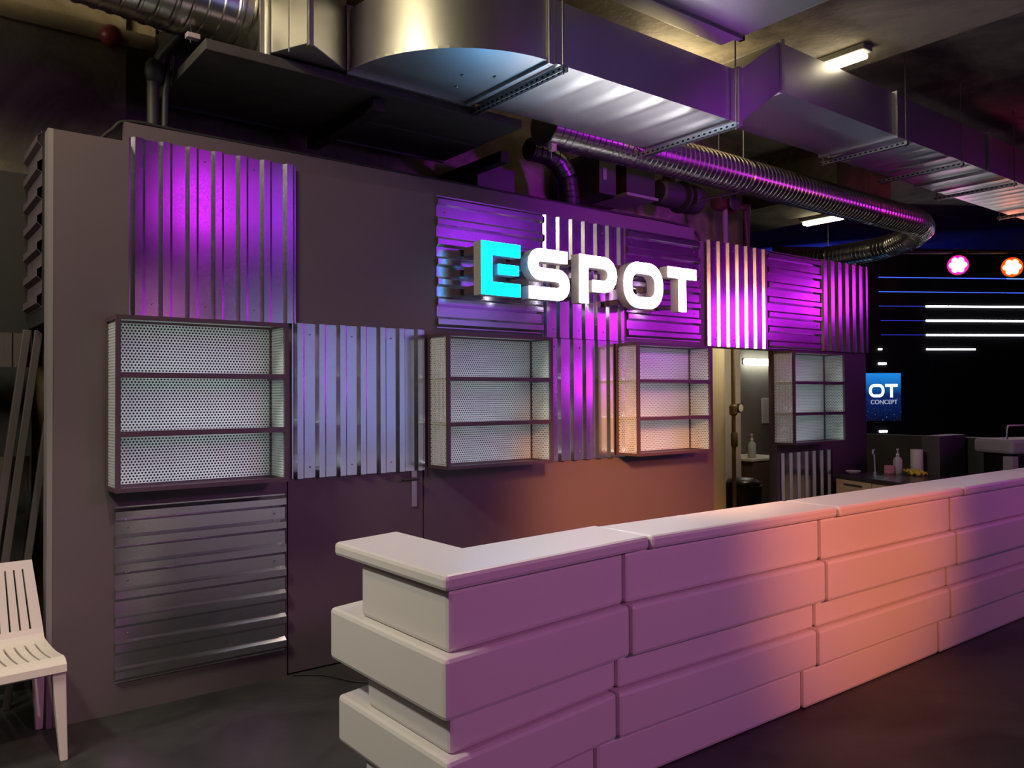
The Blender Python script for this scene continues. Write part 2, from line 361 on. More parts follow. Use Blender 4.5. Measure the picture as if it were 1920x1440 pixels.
# ------------------------------------------------------------------ illuminated letters
def stroke_poly(path, wd, closed=False):
    """offset a centre line by +-wd/2 with mitred corners"""
    n = len(path); L_, R_ = [], []
    for i in range(n):
        p = Vector(path[i])
        a = Vector(path[i-1]) if (i or closed) else None
        b = Vector(path[(i+1) % n]) if (i < n-1 or closed) else None
        if a is None: t = (b-p).normalized(); nrm = Vector((-t.y, t.x)); k = 1
        elif b is None: t = (p-a).normalized(); nrm = Vector((-t.y, t.x)); k = 1
        else:
            t1 = (p-a).normalized(); t2 = (b-p).normalized(); n1 = Vector((-t1.y, t1.x)); n2 = Vector((-t2.y, t2.x))
            nrm = (n1+n2).normalized(); k = 1/max(.3, nrm.dot(n1))
        L_.append(p+nrm*k*wd/2); R_.append(p-nrm*k*wd/2)
    return L_, R_
def arc(cx, cy, rx, ry, a0, a1, n=8):
    return [(cx+rx*math.cos(R(a0+(a1-a0)*i/n)), cy+ry*math.sin(R(a0+(a1-a0)*i/n))) for i in range(n+1)]
Sw = .087
h = Sw/2
def glyph(ch):
    T, B, M_ = .36-h, h, .18
    if ch == 'E': return .33, [([(.33, T), (h, T), (h, B), (.33, B)], 0), ([(.14, M_), (.315, M_)], 0, .068)]
    if ch == 'S':
        wd = .385; r1 = (T-M_)/2
        p = [(wd-.02, T)]+arc(h+r1, (T+M_)/2, r1, r1, 90, 270)[0:]+arc(wd-h-r1, (M_+B)/2, r1, r1, 90, -90)+[(.005, B)]
        return wd, [(p, 0)]
    if ch == 'P':
        wd = .385; lo = .135; r1 = (T-lo)/2
        return wd, [([(h, 0), (h, T)]+arc(wd-h-r1, (T+lo)/2, r1, r1, 90, -90)+[(.135, lo)], 0)]
    if ch == 'O':
        wd = .44; rr = .115
        p = arc(wd-h-rr, T-rr, rr, rr, 90, 0)+arc(wd-h-rr, B+rr, rr, rr, 0, -90)+arc(h+rr, B+rr, rr, rr, 270, 180)+arc(h+rr, T-rr, rr, rr, 180, 90)
        q = [p[0]]
        for a in p[1:]:
            if (Vector(a)-Vector(q[-1])).length > 1e-4: q.append(a)
        if (Vector(q[0])-Vector(q[-1])).length < 1e-4: q.pop()
        return wd, [(q, 1)]
    if ch == 'T': return .35, [([(0, T), (.35, T)], 0), ([(.175, T-h), (.175, 0)], 0)]
def glyph_mesh(ch, depth, wd, y0, scale=1):
    bm = bmesh.new()
    for path, closed, *own in glyph(ch)[1]:
        A, B = stroke_poly(path, wd*own[0]/Sw if own else wd, closed)
        n = len(A); fr = [[bm.verts.new((p.x*scale, y, p.y*scale)) for p in P] for P in (A, B) for y in (y0, y0+depth)]
        a0, a1, b0, b1 = fr
        for i in range(n if closed else n-1):
            j = (i+1) % n
            for q in ((a0[i], a0[j], b0[j], b0[i]), (a1[i], b1[i], b1[j], a1[j]), (a0[i], a1[i], a1[j], a0[j]), (b0[i], b0[j], b1[j], b1[i])): bm.faces.new(q)
        if not closed:
            bm.faces.new((a0[0], b0[0], b1[0], a1[0])); bm.faces.new((a0[-1], a1[-1], b1[-1], b0[-1]))
    return bm
m_face = emit('white_letter_face', (1, .98, 1.0), 20)
m_cyan = emit('cyan_letter_face', (.0, .40, .90), 30)
m_can = plain('grey_letter_side', (.33, .29, .28), .45)
ZL = 2.345; YL = 4.43
for ch, x, lab in (('E', 3.192, 'glowing turquoise letter E of the wall sign'), ('S', 3.596, 'glowing white letter S of the wall sign'),
                   ('P', 4.080, 'glowing white letter P of the wall sign'), ('O', 4.545, 'glowing white letter O of the wall sign'), ('T', 5.050, 'glowing white letter T of the wall sign')):
    t = thing('illuminated_letter', lab, 'sign letter', (x, YL, ZL), 0, 'letters of the lit sign on the bar wall')
    link('face', glyph_mesh(ch, .006, Sw, 0), m_cyan if ch == 'E' else m_face, t)
    link('housing', glyph_mesh(ch, .085, Sw+.004, .0065), m_can, t)
    wd = glyph(ch)[0]
    bk = []
    for zz in (.045, .175, .315):
        if ch == 'T' and zz < .3: bk += [(.14, .21, .0915, YW-YL-.03, zz-.012, zz+.012)]
        elif ch == 'P' and zz < .1: bk += [(.012, .07, .0915, YW-YL-.03, zz-.012, zz+.012)]
        else: bk += [(.012, .07, .0915, YW-YL-.03, zz-.02, zz+.02), (wd-.07, wd-.012, .0915, YW-YL-.03, zz-.02, zz+.02)] if ch not in 'ES' else [(.012, .05, .0915, YW-YL-.03, zz-.025, zz+.025)]
    for q in bk: boxes('bracket', [q], m_frame, t)

# ------------------------------------------------------------------ modular bar counter
def module(x0, x1, y0, y1, label, L=None, first=False, last=False):
    """stack of set-in and set-out courses of one moulded plastic block"""
    t = thing('bar_counter_module', label, 'bar counter', ((x0+x1)/2, (y0+y1)/2, 0), 0, 'white stepped modules of the bar counter')
    cx, cy = (x0+x1)/2, (y0+y1)/2
    layers = [(0, .21, .040, -.30), (.21, .405, .006, -.20), (.405, .545, .045, -.17), (.545, .762, -.006, -.13), (.762, .985, .034, -.13)]
    def ring(ins, sh):
        a = x0 if first else x0+sh; b = x1+sh
        if L:                                                  # corner module, L-shaped in plan
            (ax, ay), (bx, by), (cx_, cy_), (dx, dy), (ex, ey), (fx, fy) = L
            back = {.040: .20, .006: .02, .045: .21, -.006: -.03, .034: .18, 0: 0}[ins]
            return [(ax+ins, ay+ins), (bx+sh, by+ins), (cx_+sh, cy_-ins), (dx-ins, dy-ins), (ex-ins, ey-back), (fx+ins, fy-back)]
        return [(a, y0+ins), (b, y0+ins), (b, y1-ins), (a, y1-ins)]
    bm = bmesh.new()
    for z0, z1, ins, sh in layers: prism(bm, [(x-cx, y-cy) for x, y in ring(ins, sh)], z0, z1)
    link('body', bm, m_plastic, t, bevel=.018)
    bm = bmesh.new(); prism(bm, [(x-cx, y-cy) for x, y in ring(0, 0)], .985, 1.042)
    link('countertop', bm, m_plastic, t, bevel=.016)
    return t
module(1.53, 2.66, 2.36, 3.2, 'corner module at the near left end of the white bar counter',
       L=[(1.53, 2.345), (2.662, 2.455), (2.692, 2.83), (1.884, 2.755), (1.884, 3.29), (1.53, 3.205)], first=True)
module(2.666, 4.15, 2.445, 2.80, 'second counter module from the left, lit purple to orange')
module(4.155, 5.66, 2.435, 2.79, 'third counter module from the left, under the orange spot of light')
module(5.665, 7.20, 2.43, 2.785, 'fourth counter module from the left, fading to pink')
module(7.205, 8.75, 2.42, 2.775, 'last counter module at the right edge of the photo')

# ------------------------------------------------------------------ cream slatted chair
def chair(x, y, rz, label):
    t = thing('slatted_chair', label, 'chair', (x, y, 0), rz)
    W = .46; prof = []
    prof += [(-.235, .408), (-.232, .436), (-.215, .450), (-.19, .455)]
    prof += [(-.19+.36*i/8, .455-.012*math.sin(PI*i/8)) for i in range(1, 9)]
    prof += [(.195, .462), (.213, .485), (.222, .515)]
    prof += [(.222+.075*i/8, .515+.33*i/8) for i in range(1, 9)]
    ns = 9; gap = .009; mar = .055; step = (W-2*mar)/(ns-1)
    us = [0]
    for i in range(ns): c = mar+i*step; us += [c-gap/2, c+gap/2]
    us.append(W)
    bm = bmesh.new(); nv = len(prof)
    def wid(v): return 1 if prof[v][1] < .5 else 1-.16*(prof[v][1]-.5)/.35
    G = [[bm.verts.new(((u-W/2)*wid(v), prof[v][0], prof[v][1])) for u in us] for v in range(nv)]
    for v in range(nv-1):
        for i in range(len(us)-1):
            if i % 2 == 1 and (3 <= v < 10 or 14 <= v < nv-2): continue
            bm.faces.new((G[v][i], G[v][i+1], G[v+1][i+1], G[v+1][i]))
    s = link('seat_shell', bm, m_chair, t, solid=.013, bevel=0); s.modifiers[0].offset = -1
    # apron under the seat
    boxes('apron', [(-.215, .215, -.222, -.200, .395, .440), (-.222, -.202, -.20, .19, .400, .445), (.202, .222, -.20, .19, .400, .445)], m_chair, t, bevel=.006)
    for sx in (-1, 1):
        for sy in (-1, 1):
            bm = bmesh.new(); top = .44; 
            xt, yt = sx*.200, (-.205 if sy < 0 else .185); xb, yb = sx*.222, (-.225 if sy < 0 else .255)
            a, b = (.030, .026), (.016, .013)
            vt = [bm.verts.new((xt+p*a[0], yt+q*a[1], top)) for p, q in ((-1, -1), (1, -1), (1, 1), (-1, 1))]
            vb = [bm.verts.new((xb+p*b[0], yb+q*b[1], 0)) for p, q in ((-1, -1), (1, -1), (1, 1), (-1, 1))]
            bm.faces.new(vt); bm.faces.new(vb[::-1])
            for i in range(4): bm.faces.new((vb[i], vb[(i+1) % 4], vt[(i+1) % 4], vt[i]))
            link('leg', bm, m_chair, t, bevel=.005)
    return t
chair(.445, 4.45, R(4), 'cream plastic chair with slatted seat and back, cut by the left edge')

struct(box('shade_board', -3.9, .70, 5.40, 5.44, 0, 2.95, m_black))          # added black board standing in for the unlit space behind the bars
# ------------------------------------------------------------------ left dark corner: leaning channels and battens
m_dsteel = plain('dull_dark_steel', (.10, .085, .085), .5, metal=.4)
def slant(name, x0, x1, y, w_, label, ztop=2.03):
    bm = bmesh.new(); a = Vector((x0, y, 0)); b = Vector((x1, y, ztop)); d = (b-a).normalized(); s = Vector((d.z, 0, -d.x))*w_/2
    for p0, p1, e0, e1 in ((0, 1, 0, .03), (0, .15, 0, .003)):
        pass
    q = [bm.verts.new(v) for v in (a-s, a+s, a+s+Vector((0, .035, 0)), a-s+Vector((0, .035, 0)))]
    r = [bm.verts.new(v) for v in (b-s, b+s, b+s+Vector((0, .035, 0)), b-s+Vector((0, .035, 0)))]
    bm.faces.new(q[::-1]); bm.faces.new(r)
    for i in range(4): bm.faces.new((q[i], q[(i+1) % 4], r[(i+1) % 4], r[i]))
    return tag(link(name, bm, m_dsteel, bevel=.004), label, 'steel bar', 'dark steel bars leaning left of the bar wall')
slant('steel_bar', .39, .64, 5.10, .04, 'leftmost of three dark steel bars leaning behind the chair')
slant('steel_bar', .445, .695, 5.10, .04, 'middle of three dark steel bars leaning behind the chair')
slant('steel_bar', .55, .80, 5.10, .035, 'rightmost dark leaning steel bar, nearest the wall end')
for z0, z1, lab, xe in ((1.83, 2.015, 'upper short ribbed dark sheet behind the leaning bars', .80), (1.16, 1.345, 'lower short ribbed dark sheet behind the leaning bars', .66)):
    bm = bmesh.new(); pr = profile(5, .075, .03, .008); rows = [[bm.verts.new((.30+u, 5.16-d*.012, z)) for u, d in pr if .30+u < xe+.02] for z in (z0, z1)]
    for i in range(len(rows[0])-1): bm.faces.new((rows[0][i], rows[0][i+1], rows[1][i+1], rows[1][i]))
    tag(link('ribbed_sheet', bm, m_dsteel, solid=.003), lab, 'ribbed sheet')
tag(box('rack_post', .26, .30, 5.145, 5.19, 0, 2.6, m_dsteel), 'dark post at the left edge holding the ribbed sheets', 'post')

# ------------------------------------------------------------------ ducts
def duct_box(name, x0, x1, y0, y1, z0, z1, parent, bead=0, bdepth=.007, mat=None, zshift=None):
    """rectangular sheet duct running along x; stiffening beads across the underside"""
    mat = mat or m_duct
    n = max(2, int((x1-x0)/.03)) if bead else 2
    bm = bmesh.new(); ring = []
    for i in range(n+1):
        x = x0+(x1-x0)*i/n; s = zshift*(i/n) if zshift else 0
        b = 0
        if bead:
            ph = ((x-x0) % bead)/bead
            b = bdepth*max(0, math.sin(PI*ph/.45)) if ph < .45 else 0
        ring.append([bm.verts.new(v) for v in ((x, y0, z0+s), (x, y0+.05, z0+s-b), (x, y1-.05, z0+s-b), (x, y1, z0+s), (x, y1, z1+s), (x, y0, z1+s))])
    for A, B in zip(ring, ring[1:]):
        for j in range(6): bm.faces.new((A[j], A[(j+1) % 6], B[(j+1) % 6], B[j]))
    bm.faces.new(ring[0][::-1]); bm.faces.new(ring[-1])
    return link(name, bm, mat, parent, smooth=True, auto=True)
def flange(x, y0, y1, z0, z1, parent, mat=None, e=.022, t=.02):
    return boxes('flange', [(x-t, x+t, y0-e, y0, z0-e, z1+e), (x-t, x+t, y1, y1+e, z0-e, z1+e), (x-t, x+t, y0, y1, z0-e, z0), (x-t, x+t, y0, y1, z1, z1+e)], mat or m_duct, parent, bevel=.002)
T = thing('rectangular_duct', 'large galvanised rectangular duct with curved elbow running above the bar', 'air duct', (4, 4, 3.6))
def rel(o, root=T):
    o.location = -root.location; return o
Y0, Y1, Z0, Z1 = 3.58, 4.40, 3.60, 3.975
rel(duct_box('straight_section', 3.09, 4.82, Y0, Y1, Z0, Z1, T, .30, .012))
rel(duct_box('sloped_section', 4.86, 5.38, Y0+.02, Y1-.05, Z0, Z1, T, zshift=.355))
rel(duct_box('upper_section', 5.42, 7.12, 3.6, 4.33, 3.955, 4.33, T, 0))
rel(duct_box('beaded_section', 7.16, 9.0, 3.6, 4.33, 3.955, 4.33, T, .24, .008))
rel(duct_box('far_section', 9.04, 14.5, 3.6, 4.33, 3.955, 4.33, T, .20, .008))
for x in (3.07, 4.84): rel(flange(x, Y0, Y1, Z0, Z1, T))
for x in (5.40, 7.14, 9.02): rel(flange(x, 3.6, 4.33, 3.955, 4.33, T))
# elbow: quarter round outer wall, top and bottom sheets
bm = bmesh.new()
pts = [(3.05+.83*math.cos(R(a)), 4.41+.83*math.sin(R(a))) for a in [270-90*i/20 for i in range(21)]]
prism(bm, pts+[(3.05, 4.41)], Z0, Z1); rel(link('elbow', bm, m_duct, T, smooth=True, auto=True))
bm = bmesh.new()
for i in range(20):
    a0, a1 = R(270-90*i/20), R(270-90*(i+1)/20)
    q = [(3.05+r*math.cos(a), 4.41+r*math.sin(a)) for r, a in ((.832, a0), (.832, a1), (.842, a1), (.842, a0))]
    prism(bm, q, Z0-.004, Z0+.012)
rel(link('elbow_seam', bm, m_duct, T))
for hx, hy in ((2.95, 3.95), (2.78, 4.05), (2.85, 4.22)):
    rel(turned('rivet', [(.012, 0), (.012, -.006), (.006, -.01)], m_rod, T, 10, Matrix.Translation((hx, hy, Z0))))
rel(boxes('corner_post', [(2.195, 2.235, 4.405, 4.437, Z0+.022, Z1+.02)], m_duct, T))
rel(boxes('edge_strip', [(2.195, 3.05, 4.405, 4.437, Z0-.02, Z0+.02)], m_duct, T))
# two-faced offset piece that leads on to the round duct
bm = bmesh.new(); prism(bm, [(2.20, 4.42), (1.865, 4.185), (1.715, 4.51), (1.80, 4.98), (2.20, 4.98)], Z0+.002, Z1+.2); rel(link('offset_section', bm, m_duct, T, bevel=.004))
def vbar(x, y, w_=.022, z0=Z0-.02, z1=Z1+.17): return (x-w_/2, x+w_/2, y-w_/2, y+w_/2, z0, z1)
rel(boxes('corner_flange', [vbar(1.862, 4.18, .03), vbar(1.712, 4.505, .03), vbar(1.80, 4.325, .010), vbar(1.735, 4.45, .012)], m_duct, T, bevel=.003))
# trapeze hangers
m_slot, nt, b = newmat('slotted_channel'); N = nt.nodes; L = nt.links       # zinc with a row of dark slots along y
b.inputs['Metallic'].default_value = 1; b.inputs['Roughness'].default_value = .35
tc = N.new('ShaderNodeTexCoord'); sx = N.new('ShaderNodeSeparateXYZ'); L.new(tc.outputs['Object'], sx.inputs[0])
q1 = N.new('ShaderNodeMath'); q1.operation = 'MULTIPLY_ADD'; q1.inputs[1].default_value = 20; q1.inputs[2].default_value = 100; L.new(sx.outputs[1], q1.inputs[0])
q2 = N.new('ShaderNodeMath'); q2.operation = 'FRACT'; L.new(q1.outputs[0], q2.inputs[0])
q3 = N.new('ShaderNodeMath'); q3.operation = 'LESS_THAN'; q3.inputs[1].default_value = .45; L.new(q2.outputs[0], q3.inputs[0])
q4 = N.new('ShaderNodeMath'); q4.operation = 'COMPARE'; q4.inputs[1].default_value = -.018; q4.inputs[2].default_value = .006; L.new(sx.outputs[2], q4.inputs[0])
q5 = N.new('ShaderNodeMath'); q5.operation = 'MULTIPLY'; L.new(q3.outputs[0], q5.inputs[0]); L.new(q4.outputs[0], q5.inputs[1])
qm = N.new('ShaderNodeMix'); qm.data_type = 'RGBA'; qm.inputs['A'].default_value = (.5, .52, .53, 1); qm.inputs['B'].default_value = (.01, .01, .01, 1)
L.new(q5.outputs[0], qm.inputs['Factor']); L.new(qm.outputs['Result'], b.inputs['Base Color'])
def hanger(x, y0, y1, z, ztop, label):
    t = thing('duct_hanger', label, 'duct hanger', (x, (y0+y1)/2, z), 0, 'trapeze hangers carrying the large duct')
    hy = (y1-y0)/2
    bm = bmesh.new()
    bm_box(bm, -.02, .02, -hy, hy, -.004, 0)
    bm_box(bm, -.022, -.018, -hy, hy, -.035, 0); bm_box(bm, .018, .022, -hy, hy, -.035, 0)
    link('channel', bm, m_slot, t)
    for s in (-1, 1):
        rod('threaded_rod', [(0, s*(hy-.02), -.05), (0, s*(hy-.02), ztop-z)], .006, m_rod, t, 8)
    return t
hanger(3.14, 3.52, 4.46, Z0-.026, 4.5, 'slotted channel hanger under the duct, left end of its brightly lit underside')
hanger(4.76, 3.52, 4.46, Z0-.026, 4.5, 'slotted channel hanger under the duct, right end of its lit underside')
hanger(7.25, 3.55, 4.40, 3.92, 4.7, 'slotted channel hanger under the raised part of the duct, nearest one')
hanger(8.35, 3.55, 4.40, 3.92, 4.7, 'slotted channel hanger second along the raised duct')
hanger(9.6, 3.55, 4.40, 3.92, 4.7, 'slotted channel hanger third along the raised duct')
hanger(11.3, 3.55, 4.40, 3.92, 4.7, 'farthest slotted channel hanger on the raised duct')
# crossing duct overhead
t = thing('crossing_duct', 'wide flat duct crossing overhead above the main duct, violet underside', 'air duct', (4, 2, 4.05))
o = box('duct_body', 3.47, 4.55, .4, 3.5, 4.05, 4.42, m_duct, t, bevel=.004); o.location = -t.location
o = boxes('flange', [(3.45, 4.57, 3.32, 3.36, 4.03, 4.05), (3.45, 3.47, 3.32, 3.36, 4.03, 4.42), (4.55, 4.57, 3.32, 3.36, 4.03, 4.42), (3.45, 4.57, 1.6, 1.64, 4.03, 4.05)], m_duct, t); o.location = -t.location
# spiral ducts
m_ventmetal = plain('dull_vent_metal', (.07, .07, .07), .35, metal=.8)
def spiral(name, path, r, label, pitch=.06, rh=.0065, root=None, mat=None):
    pts = []; rad = []
    P = [Vector(p) for p in path]
    for a, b in zip(P, P[1:]):
        L = (b-a).length; n = max(1, int(L/pitch)); d = (b-a).normalized()
        for i in range(n):
            s = i*L/n
            if i == 0: pts.append(a); rad.append(r)
            for off, rr in ((pitch*.35, r), (pitch*.42, r+rh), (pitch*.56, r+rh), (pitch*.63, r)):
                if s+off < L-.01: pts.append(a+d*(s+off)); rad.append(rr)
    pts.append(P[-1]); rad.append(r)
    bm = bmesh.new(); tube(bm, pts, r, 36, True, rad); return link(name, bm, mat or m_spiral, root, smooth=True, auto=True)
t = thing('spiral_duct', 'long round spiral duct over the bar wall, bending away beyond its right end', 'air duct', (6.5, 4.57, 3.66))
o = spiral('duct_run', [(3.86, 4.57, 3.66), (9.35, 4.57, 3.66), (9.62, 4.61, 3.66), (9.95, 4.73, 3.66), (10.35, 5.02, 3.66), (10.72, 5.45, 3.66), (10.86, 5.78, 3.66), (10.9, 6.1, 3.66), (10.9, 8.5, 3.66)], .152, '', root=t); o.location = -t.location
for x in (3.89, 6.25, 8.45):
    bm = bmesh.new(); tube(bm, [(x-.025, 4.57, 3.66), (x+.025, 4.57, 3.66)], .160, 36); o = link('coupling_band', bm, m_spiral, t, smooth=True, auto=True); o.location = -t.location
bm = bmesh.new(); tube(bm, [(10.9, 6.5, 3.66), (10.9, 6.55, 3.66)], .160, 36); o = link('coupling_band', bm, m_spiral, t, smooth=True, auto=True); o.location = -t.location
for p in ((6.25, 4.57), (8.45, 4.57), (10.9, 6.52)):
    o = rod('hanging_wire', [(p[0], p[1], 3.81), (p[0], p[1], 4.7 if p[0] > 7 else 4.5)], .004, m_rod, t, 6); o.location = -t.location
t = thing('spiral_duct', 'thick round spiral duct at the top left, joining the square duct', 'air duct', (0, 4.5, 3.92))
o = spiral('duct_run', [(1.78, 4.76, 3.92), (-1.6, 4.253, 3.92)], .225, '', pitch=.085, root=t); o.location = -t.location
for x in (1.27, 1.62):
    bm = bmesh.new(); yy = 4.76-(1.78-x)*.15; tube(bm, [(x-.02, yy-.003, 3.92), (x+.02, yy+.003, 3.92)], .235, 36); o = link('coupling_band', bm, m_spiral, t, smooth=True, auto=True); o.location = -t.location
m_darkseam = plain('dark_seam', (.12, .12, .12), .4, metal=.8)
# dark plenum behind the large duct
t = thing('dark_duct', 'wide black rectangular duct close above the left half of the bar wall', 'air duct', (2.4, 5, 3.5))
for a in ([('duct_body', 1.38, 3.55, 4.44, 5.47, 3.53, 3.59, m_darkduct), ('upper_body', 1.38, 3.55, 5.02, 5.45, 3.592, 4.0, m_darkduct)],):
    for nm, *b in a: o = box(nm, *b[:-1], b[-1], t, .004); o.location = -t.location
o = boxes('seam', [(1.38, 3.55, 4.95, 4.958, 3.526, 3.53), (1.38, 3.55, 5.42, 5.44, 3.515, 3.53)], m_darkseam, t); o.location = -t.location
tag(box('support_rail', 2.42, 2.50, 4.50, 5.49, 3.44, 3.512, m_black), 'black rail across the underside of the black duct', 'rail')
tag(box('support_rail', 3.60, 3.67, 4.75, 5.62, 3.38, 3.46, m_black), 'black rail at the right end of the black duct', 'rail')

# ------------------------------------------------------------------ ceiling lamps
def bulkhead(x, y, z, label, ln=.62, cat_group='lit bulkhead lamps on the ceiling', s=12):
    t = thing('ceiling_lamp', label, 'ceiling lamp', (x, y, z), 0, cat_group)
    box('lamp_base', -.07, .07, -ln/2, ln/2, 0, .05, m_grey, t, .01)
    box('diffuser', -.06, .06, -ln/2+.03, ln/2-.03, -.05, -.001, emit('warm_diffuser', (1, .86, .58), s), t, .02)
    return t
bulkhead(6.33, 3.72, 4.45, 'glowing bulkhead lamp on the ceiling above the sloped part of the large duct')
struct(box('trim_4', 8.9, 10.15, 5.2, 13.9, 4.05, 4.7, m_conc_ceil))
bulkhead(9.92, 6.0, 4.0, 'glowing bulkhead lamp seen just below the spiral duct, right of the sign', .62)

# ------------------------------------------------------------------ clutter above the bar wall
m_dk = plain('dark_equipment', (.02, .02, .019), .55)
rod_t = thing('round_vent_pipe', 'dark round duct bending down behind the wall above letters S and P', 'air duct', (4.55, 5.1, 3))
o = spiral('duct_run', [(4.15, 5.1, 3.66), (4.32, 5.1, 3.66), (4.46, 5.1, 3.61), (4.55, 5.1, 3.50), (4.58, 5.1, 3.34), (4.58, 5.1, .02)], .088, '', pitch=.05, root=rod_t, mat=m_ventmetal); o.location = -rod_t.location
t = thing('air_handling_box', 'dark olive metal box hanging above the wall, left of the vent pipe', 'ventilation box', (4.1, 5.2, 3.2))
o = box('casing', 3.72, 4.10, 5.22, 5.62, 3.22, 3.5, m_darkduct, t, .01); o.location = -t.location
t = thing('air_handling_box', 'dark grey ventilation box with pale lower edge above the letter P', 'ventilation box', (5.2, 5.2, 3.3))
o = box('casing', 5.12, 5.48, 4.95, 5.62, 3.42, 3.70, m_dk, t, .006); o.location = -t.location
o = box('rim', 5.10, 5.50, 4.93, 5.37, 3.395, 3.42, m_grey, t, .003); o.location = -t.location
t = thing('air_handling_box', 'tall black box beside the vent pipe above the letter S', 'ventilation box', (4.9, 5.2, 3.3))
o = box('casing', 4.82, 5.02, 4.98, 5.62, 3.38, 3.75, m_dk, t, .006); o.location = -t.location
o = box('label_plate', 4.86, 4.90, 4.974, 4.98, 3.5, 3.6, m_grey, t); o.location = -t.location
t = thing('fan_motor', 'black round fan motor hanging above the letter T', 'fan motor', (5.72, 5.0, 3.5))
MX = Matrix.Rotation(PI/2, 4, 'Y')
turned('motor_body', [(.10, -.16), (.12, -.14), (.12, .10), (.09, .14)], m_dk, t, 24, MX)
turned('flange_plate', [(.15, .14), (.15, .165), (.05, .17), (.05, .25)], m_dk, t, 24, MX)
turned('fan_cowl', [(.13, .25), (.14, .27), (.13, .38), (.08, .40)], m_dk, t, 24, MX)
box('bracket', -.03, .03, -.05, .05, .11, 1.0, m_dk, t)
tag(box('concrete_bracket', 5.60, 5.70, 5.40, 5.62, 2.9, 3.33, m_conc_wall), 'short grey stub post below the fan motor', 'post')
t = thing('pipe_valve', 'dark red pipe valve with round wheel, above the doorway sheet', 'valve', (6.55, 5.0, 3.52))
m_dred = plain('valve_red_paint', (.06, .02, .018), .45)
turned('valve_body', [(.05, -.16), (.07, -.15), (.07, -.06), (.05, -.05), (.05, .05), (.08, .06), (.08, .12), (.05, .13)], m_dred, t, 20, MX)
rod('pipe', [(.12, 0, 0), (.34, 0, .02), (.34, 0, -.7)], .035, m_dred, t)
rod('hanging_rod', [(-.1, 0, .05), (-.1, 0, .98)], .008, m_rod, t, 8)
rod('branch_pipe', [(-.02, 0, 0), (-.02, 0, -.65)], .03, m_grey, t)
turned('hand_wheel', [(.07, 0), (.08, .012), (.07, .024)], m_dk, t, 20, Matrix.Translation((.0, -.09, 0)) @ Matrix.Rotation(PI/2, 4, 'X'))
# cables
def cable(pts, r, label, mat=None, name='cable'):
    P = [Vector(p) for p in pts]; out = []
    for i in range(len(P)-1):
        p0 = P[max(0, i-1)]; p1 = P[i]; p2 = P[i+1]; p3 = P[min(len(P)-1, i+2)]
        for k in range(6):
            u = k/6; out.append(.5*((2*p1)+(-p0+p2)*u+(2*p0-5*p1+4*p2-p3)*u*u+(-p0+3*p1-3*p2+p3)*u**3))
    out.append(P[-1]); bm = bmesh.new(); tube(bm, out, r, 8)
    return tag(link(name, bm, mat or m_black, smooth=True), label, 'cable')
cable([(.93, YW+.12, 3.04), (1.0, YW+.14, 3.12), (1.10, YW+.15, 3.188), (1.5, YW+.15, 3.186), (3, YW+.15, 3.186), (4.5, YW+.15, 3.186), (5.75, YW+.15, 3.186), (5.95, YW+.13, 3.02)], .011, 'black cable lying along the raised board above the wall')
cable([(1.96, 4.66, .006), (2.10, 4.55, .006), (2.22, 4.30, .006), (2.42, 4.22, .006), (2.9, 4.3, .006)], .005, 'thin black cable on the floor between the flush door and counter')
cable([(1.02, 4.62, 3.97), (1.20, 4.72, 3.86), (1.24, 4.85, 3.72)], .008, 'short black cable hanging below the thick spiral duct')
cable([(6.2, 4.45, 3.52), (6.1, 4.6, 3.48), (5.95, 4.8, 3.44), (5.9, 4.95, 3.36)], .008, 'black cable looping down from the spiral duct to the motor')
# alarm sounder, junction bundle
m_alarm = plain('alarm_red_paint', (.22, .03, .03), .4)
t = thing('alarm_sounder', 'dark red round alarm sounder on the concrete wall, top left', 'alarm', (1.12, 5.47, 3.88))
t.scale = (.72, .72, .72)
turned('base', [(.075, 0), (.08, .02), (.08, .05)], m_alarm, t, 20, Matrix.Rotation(PI/2, 4, 'X'))
turned('horn', [(.076, .05), (.09, .07), (.085, .10), (.05, .14), (.015, .15)], m_alarm, t, 20, Matrix.Rotation(PI/2, 4, 'X'))
t = thing('pipe_bundle', 'black bundle of taped pipes hanging beside the black duct, top left', 'pipes', (1.30, 5.0, 3.5))
rod('pipe', [(.16, -.3, .36), (.0, 0, .16), (-.04, .02, .02), (-.03, .05, -.5)], .035, m_dk, t)
rod('pipe', [(.18, -.1, .40), (.05, .0, .18), (.03, .02, -.05), (.03, .05, -.5)], .022, m_dk, t)
blob('tape_wrap', (-.03, .02, .06), (.06, .06, .09), m_dk, t, 2, .08)
t = thing('flood_light', 'small pale lamp bracket clipped under the thick spiral duct', 'lamp fitting', (1.36, 4.60, 3.65))
t.scale = (.6, .6, .6)
box('housing', -.06, .06, -.04, .04, -.03, .02, plain('pale_grey', (.35, .30, .36), .5), t, .008)
rod('clip', [(0, .02, .01), (0, .06, .10)], .006, m_zinc, t, 6)
rod('stud', [(-.02, 0, -.03), (-.02, 0, -.07)], .004, m_zinc, t, 6)
t = thing('flood_light', 'tiny cream sensor under the left end of the long spiral duct', 'sensor', (3.90, 4.52, 3.475))
box('housing', -.025, .025, -.02, .02, -.02, .035, plain('cream_plastic_small', (.8, .7, .5), .5), t, .004)
rod('stud', [(-.01, 0, -.03), (-.01, 0, -.075)], .003, plain('cream_plastic_small', (.8, .7, .5), .5), t, 6)

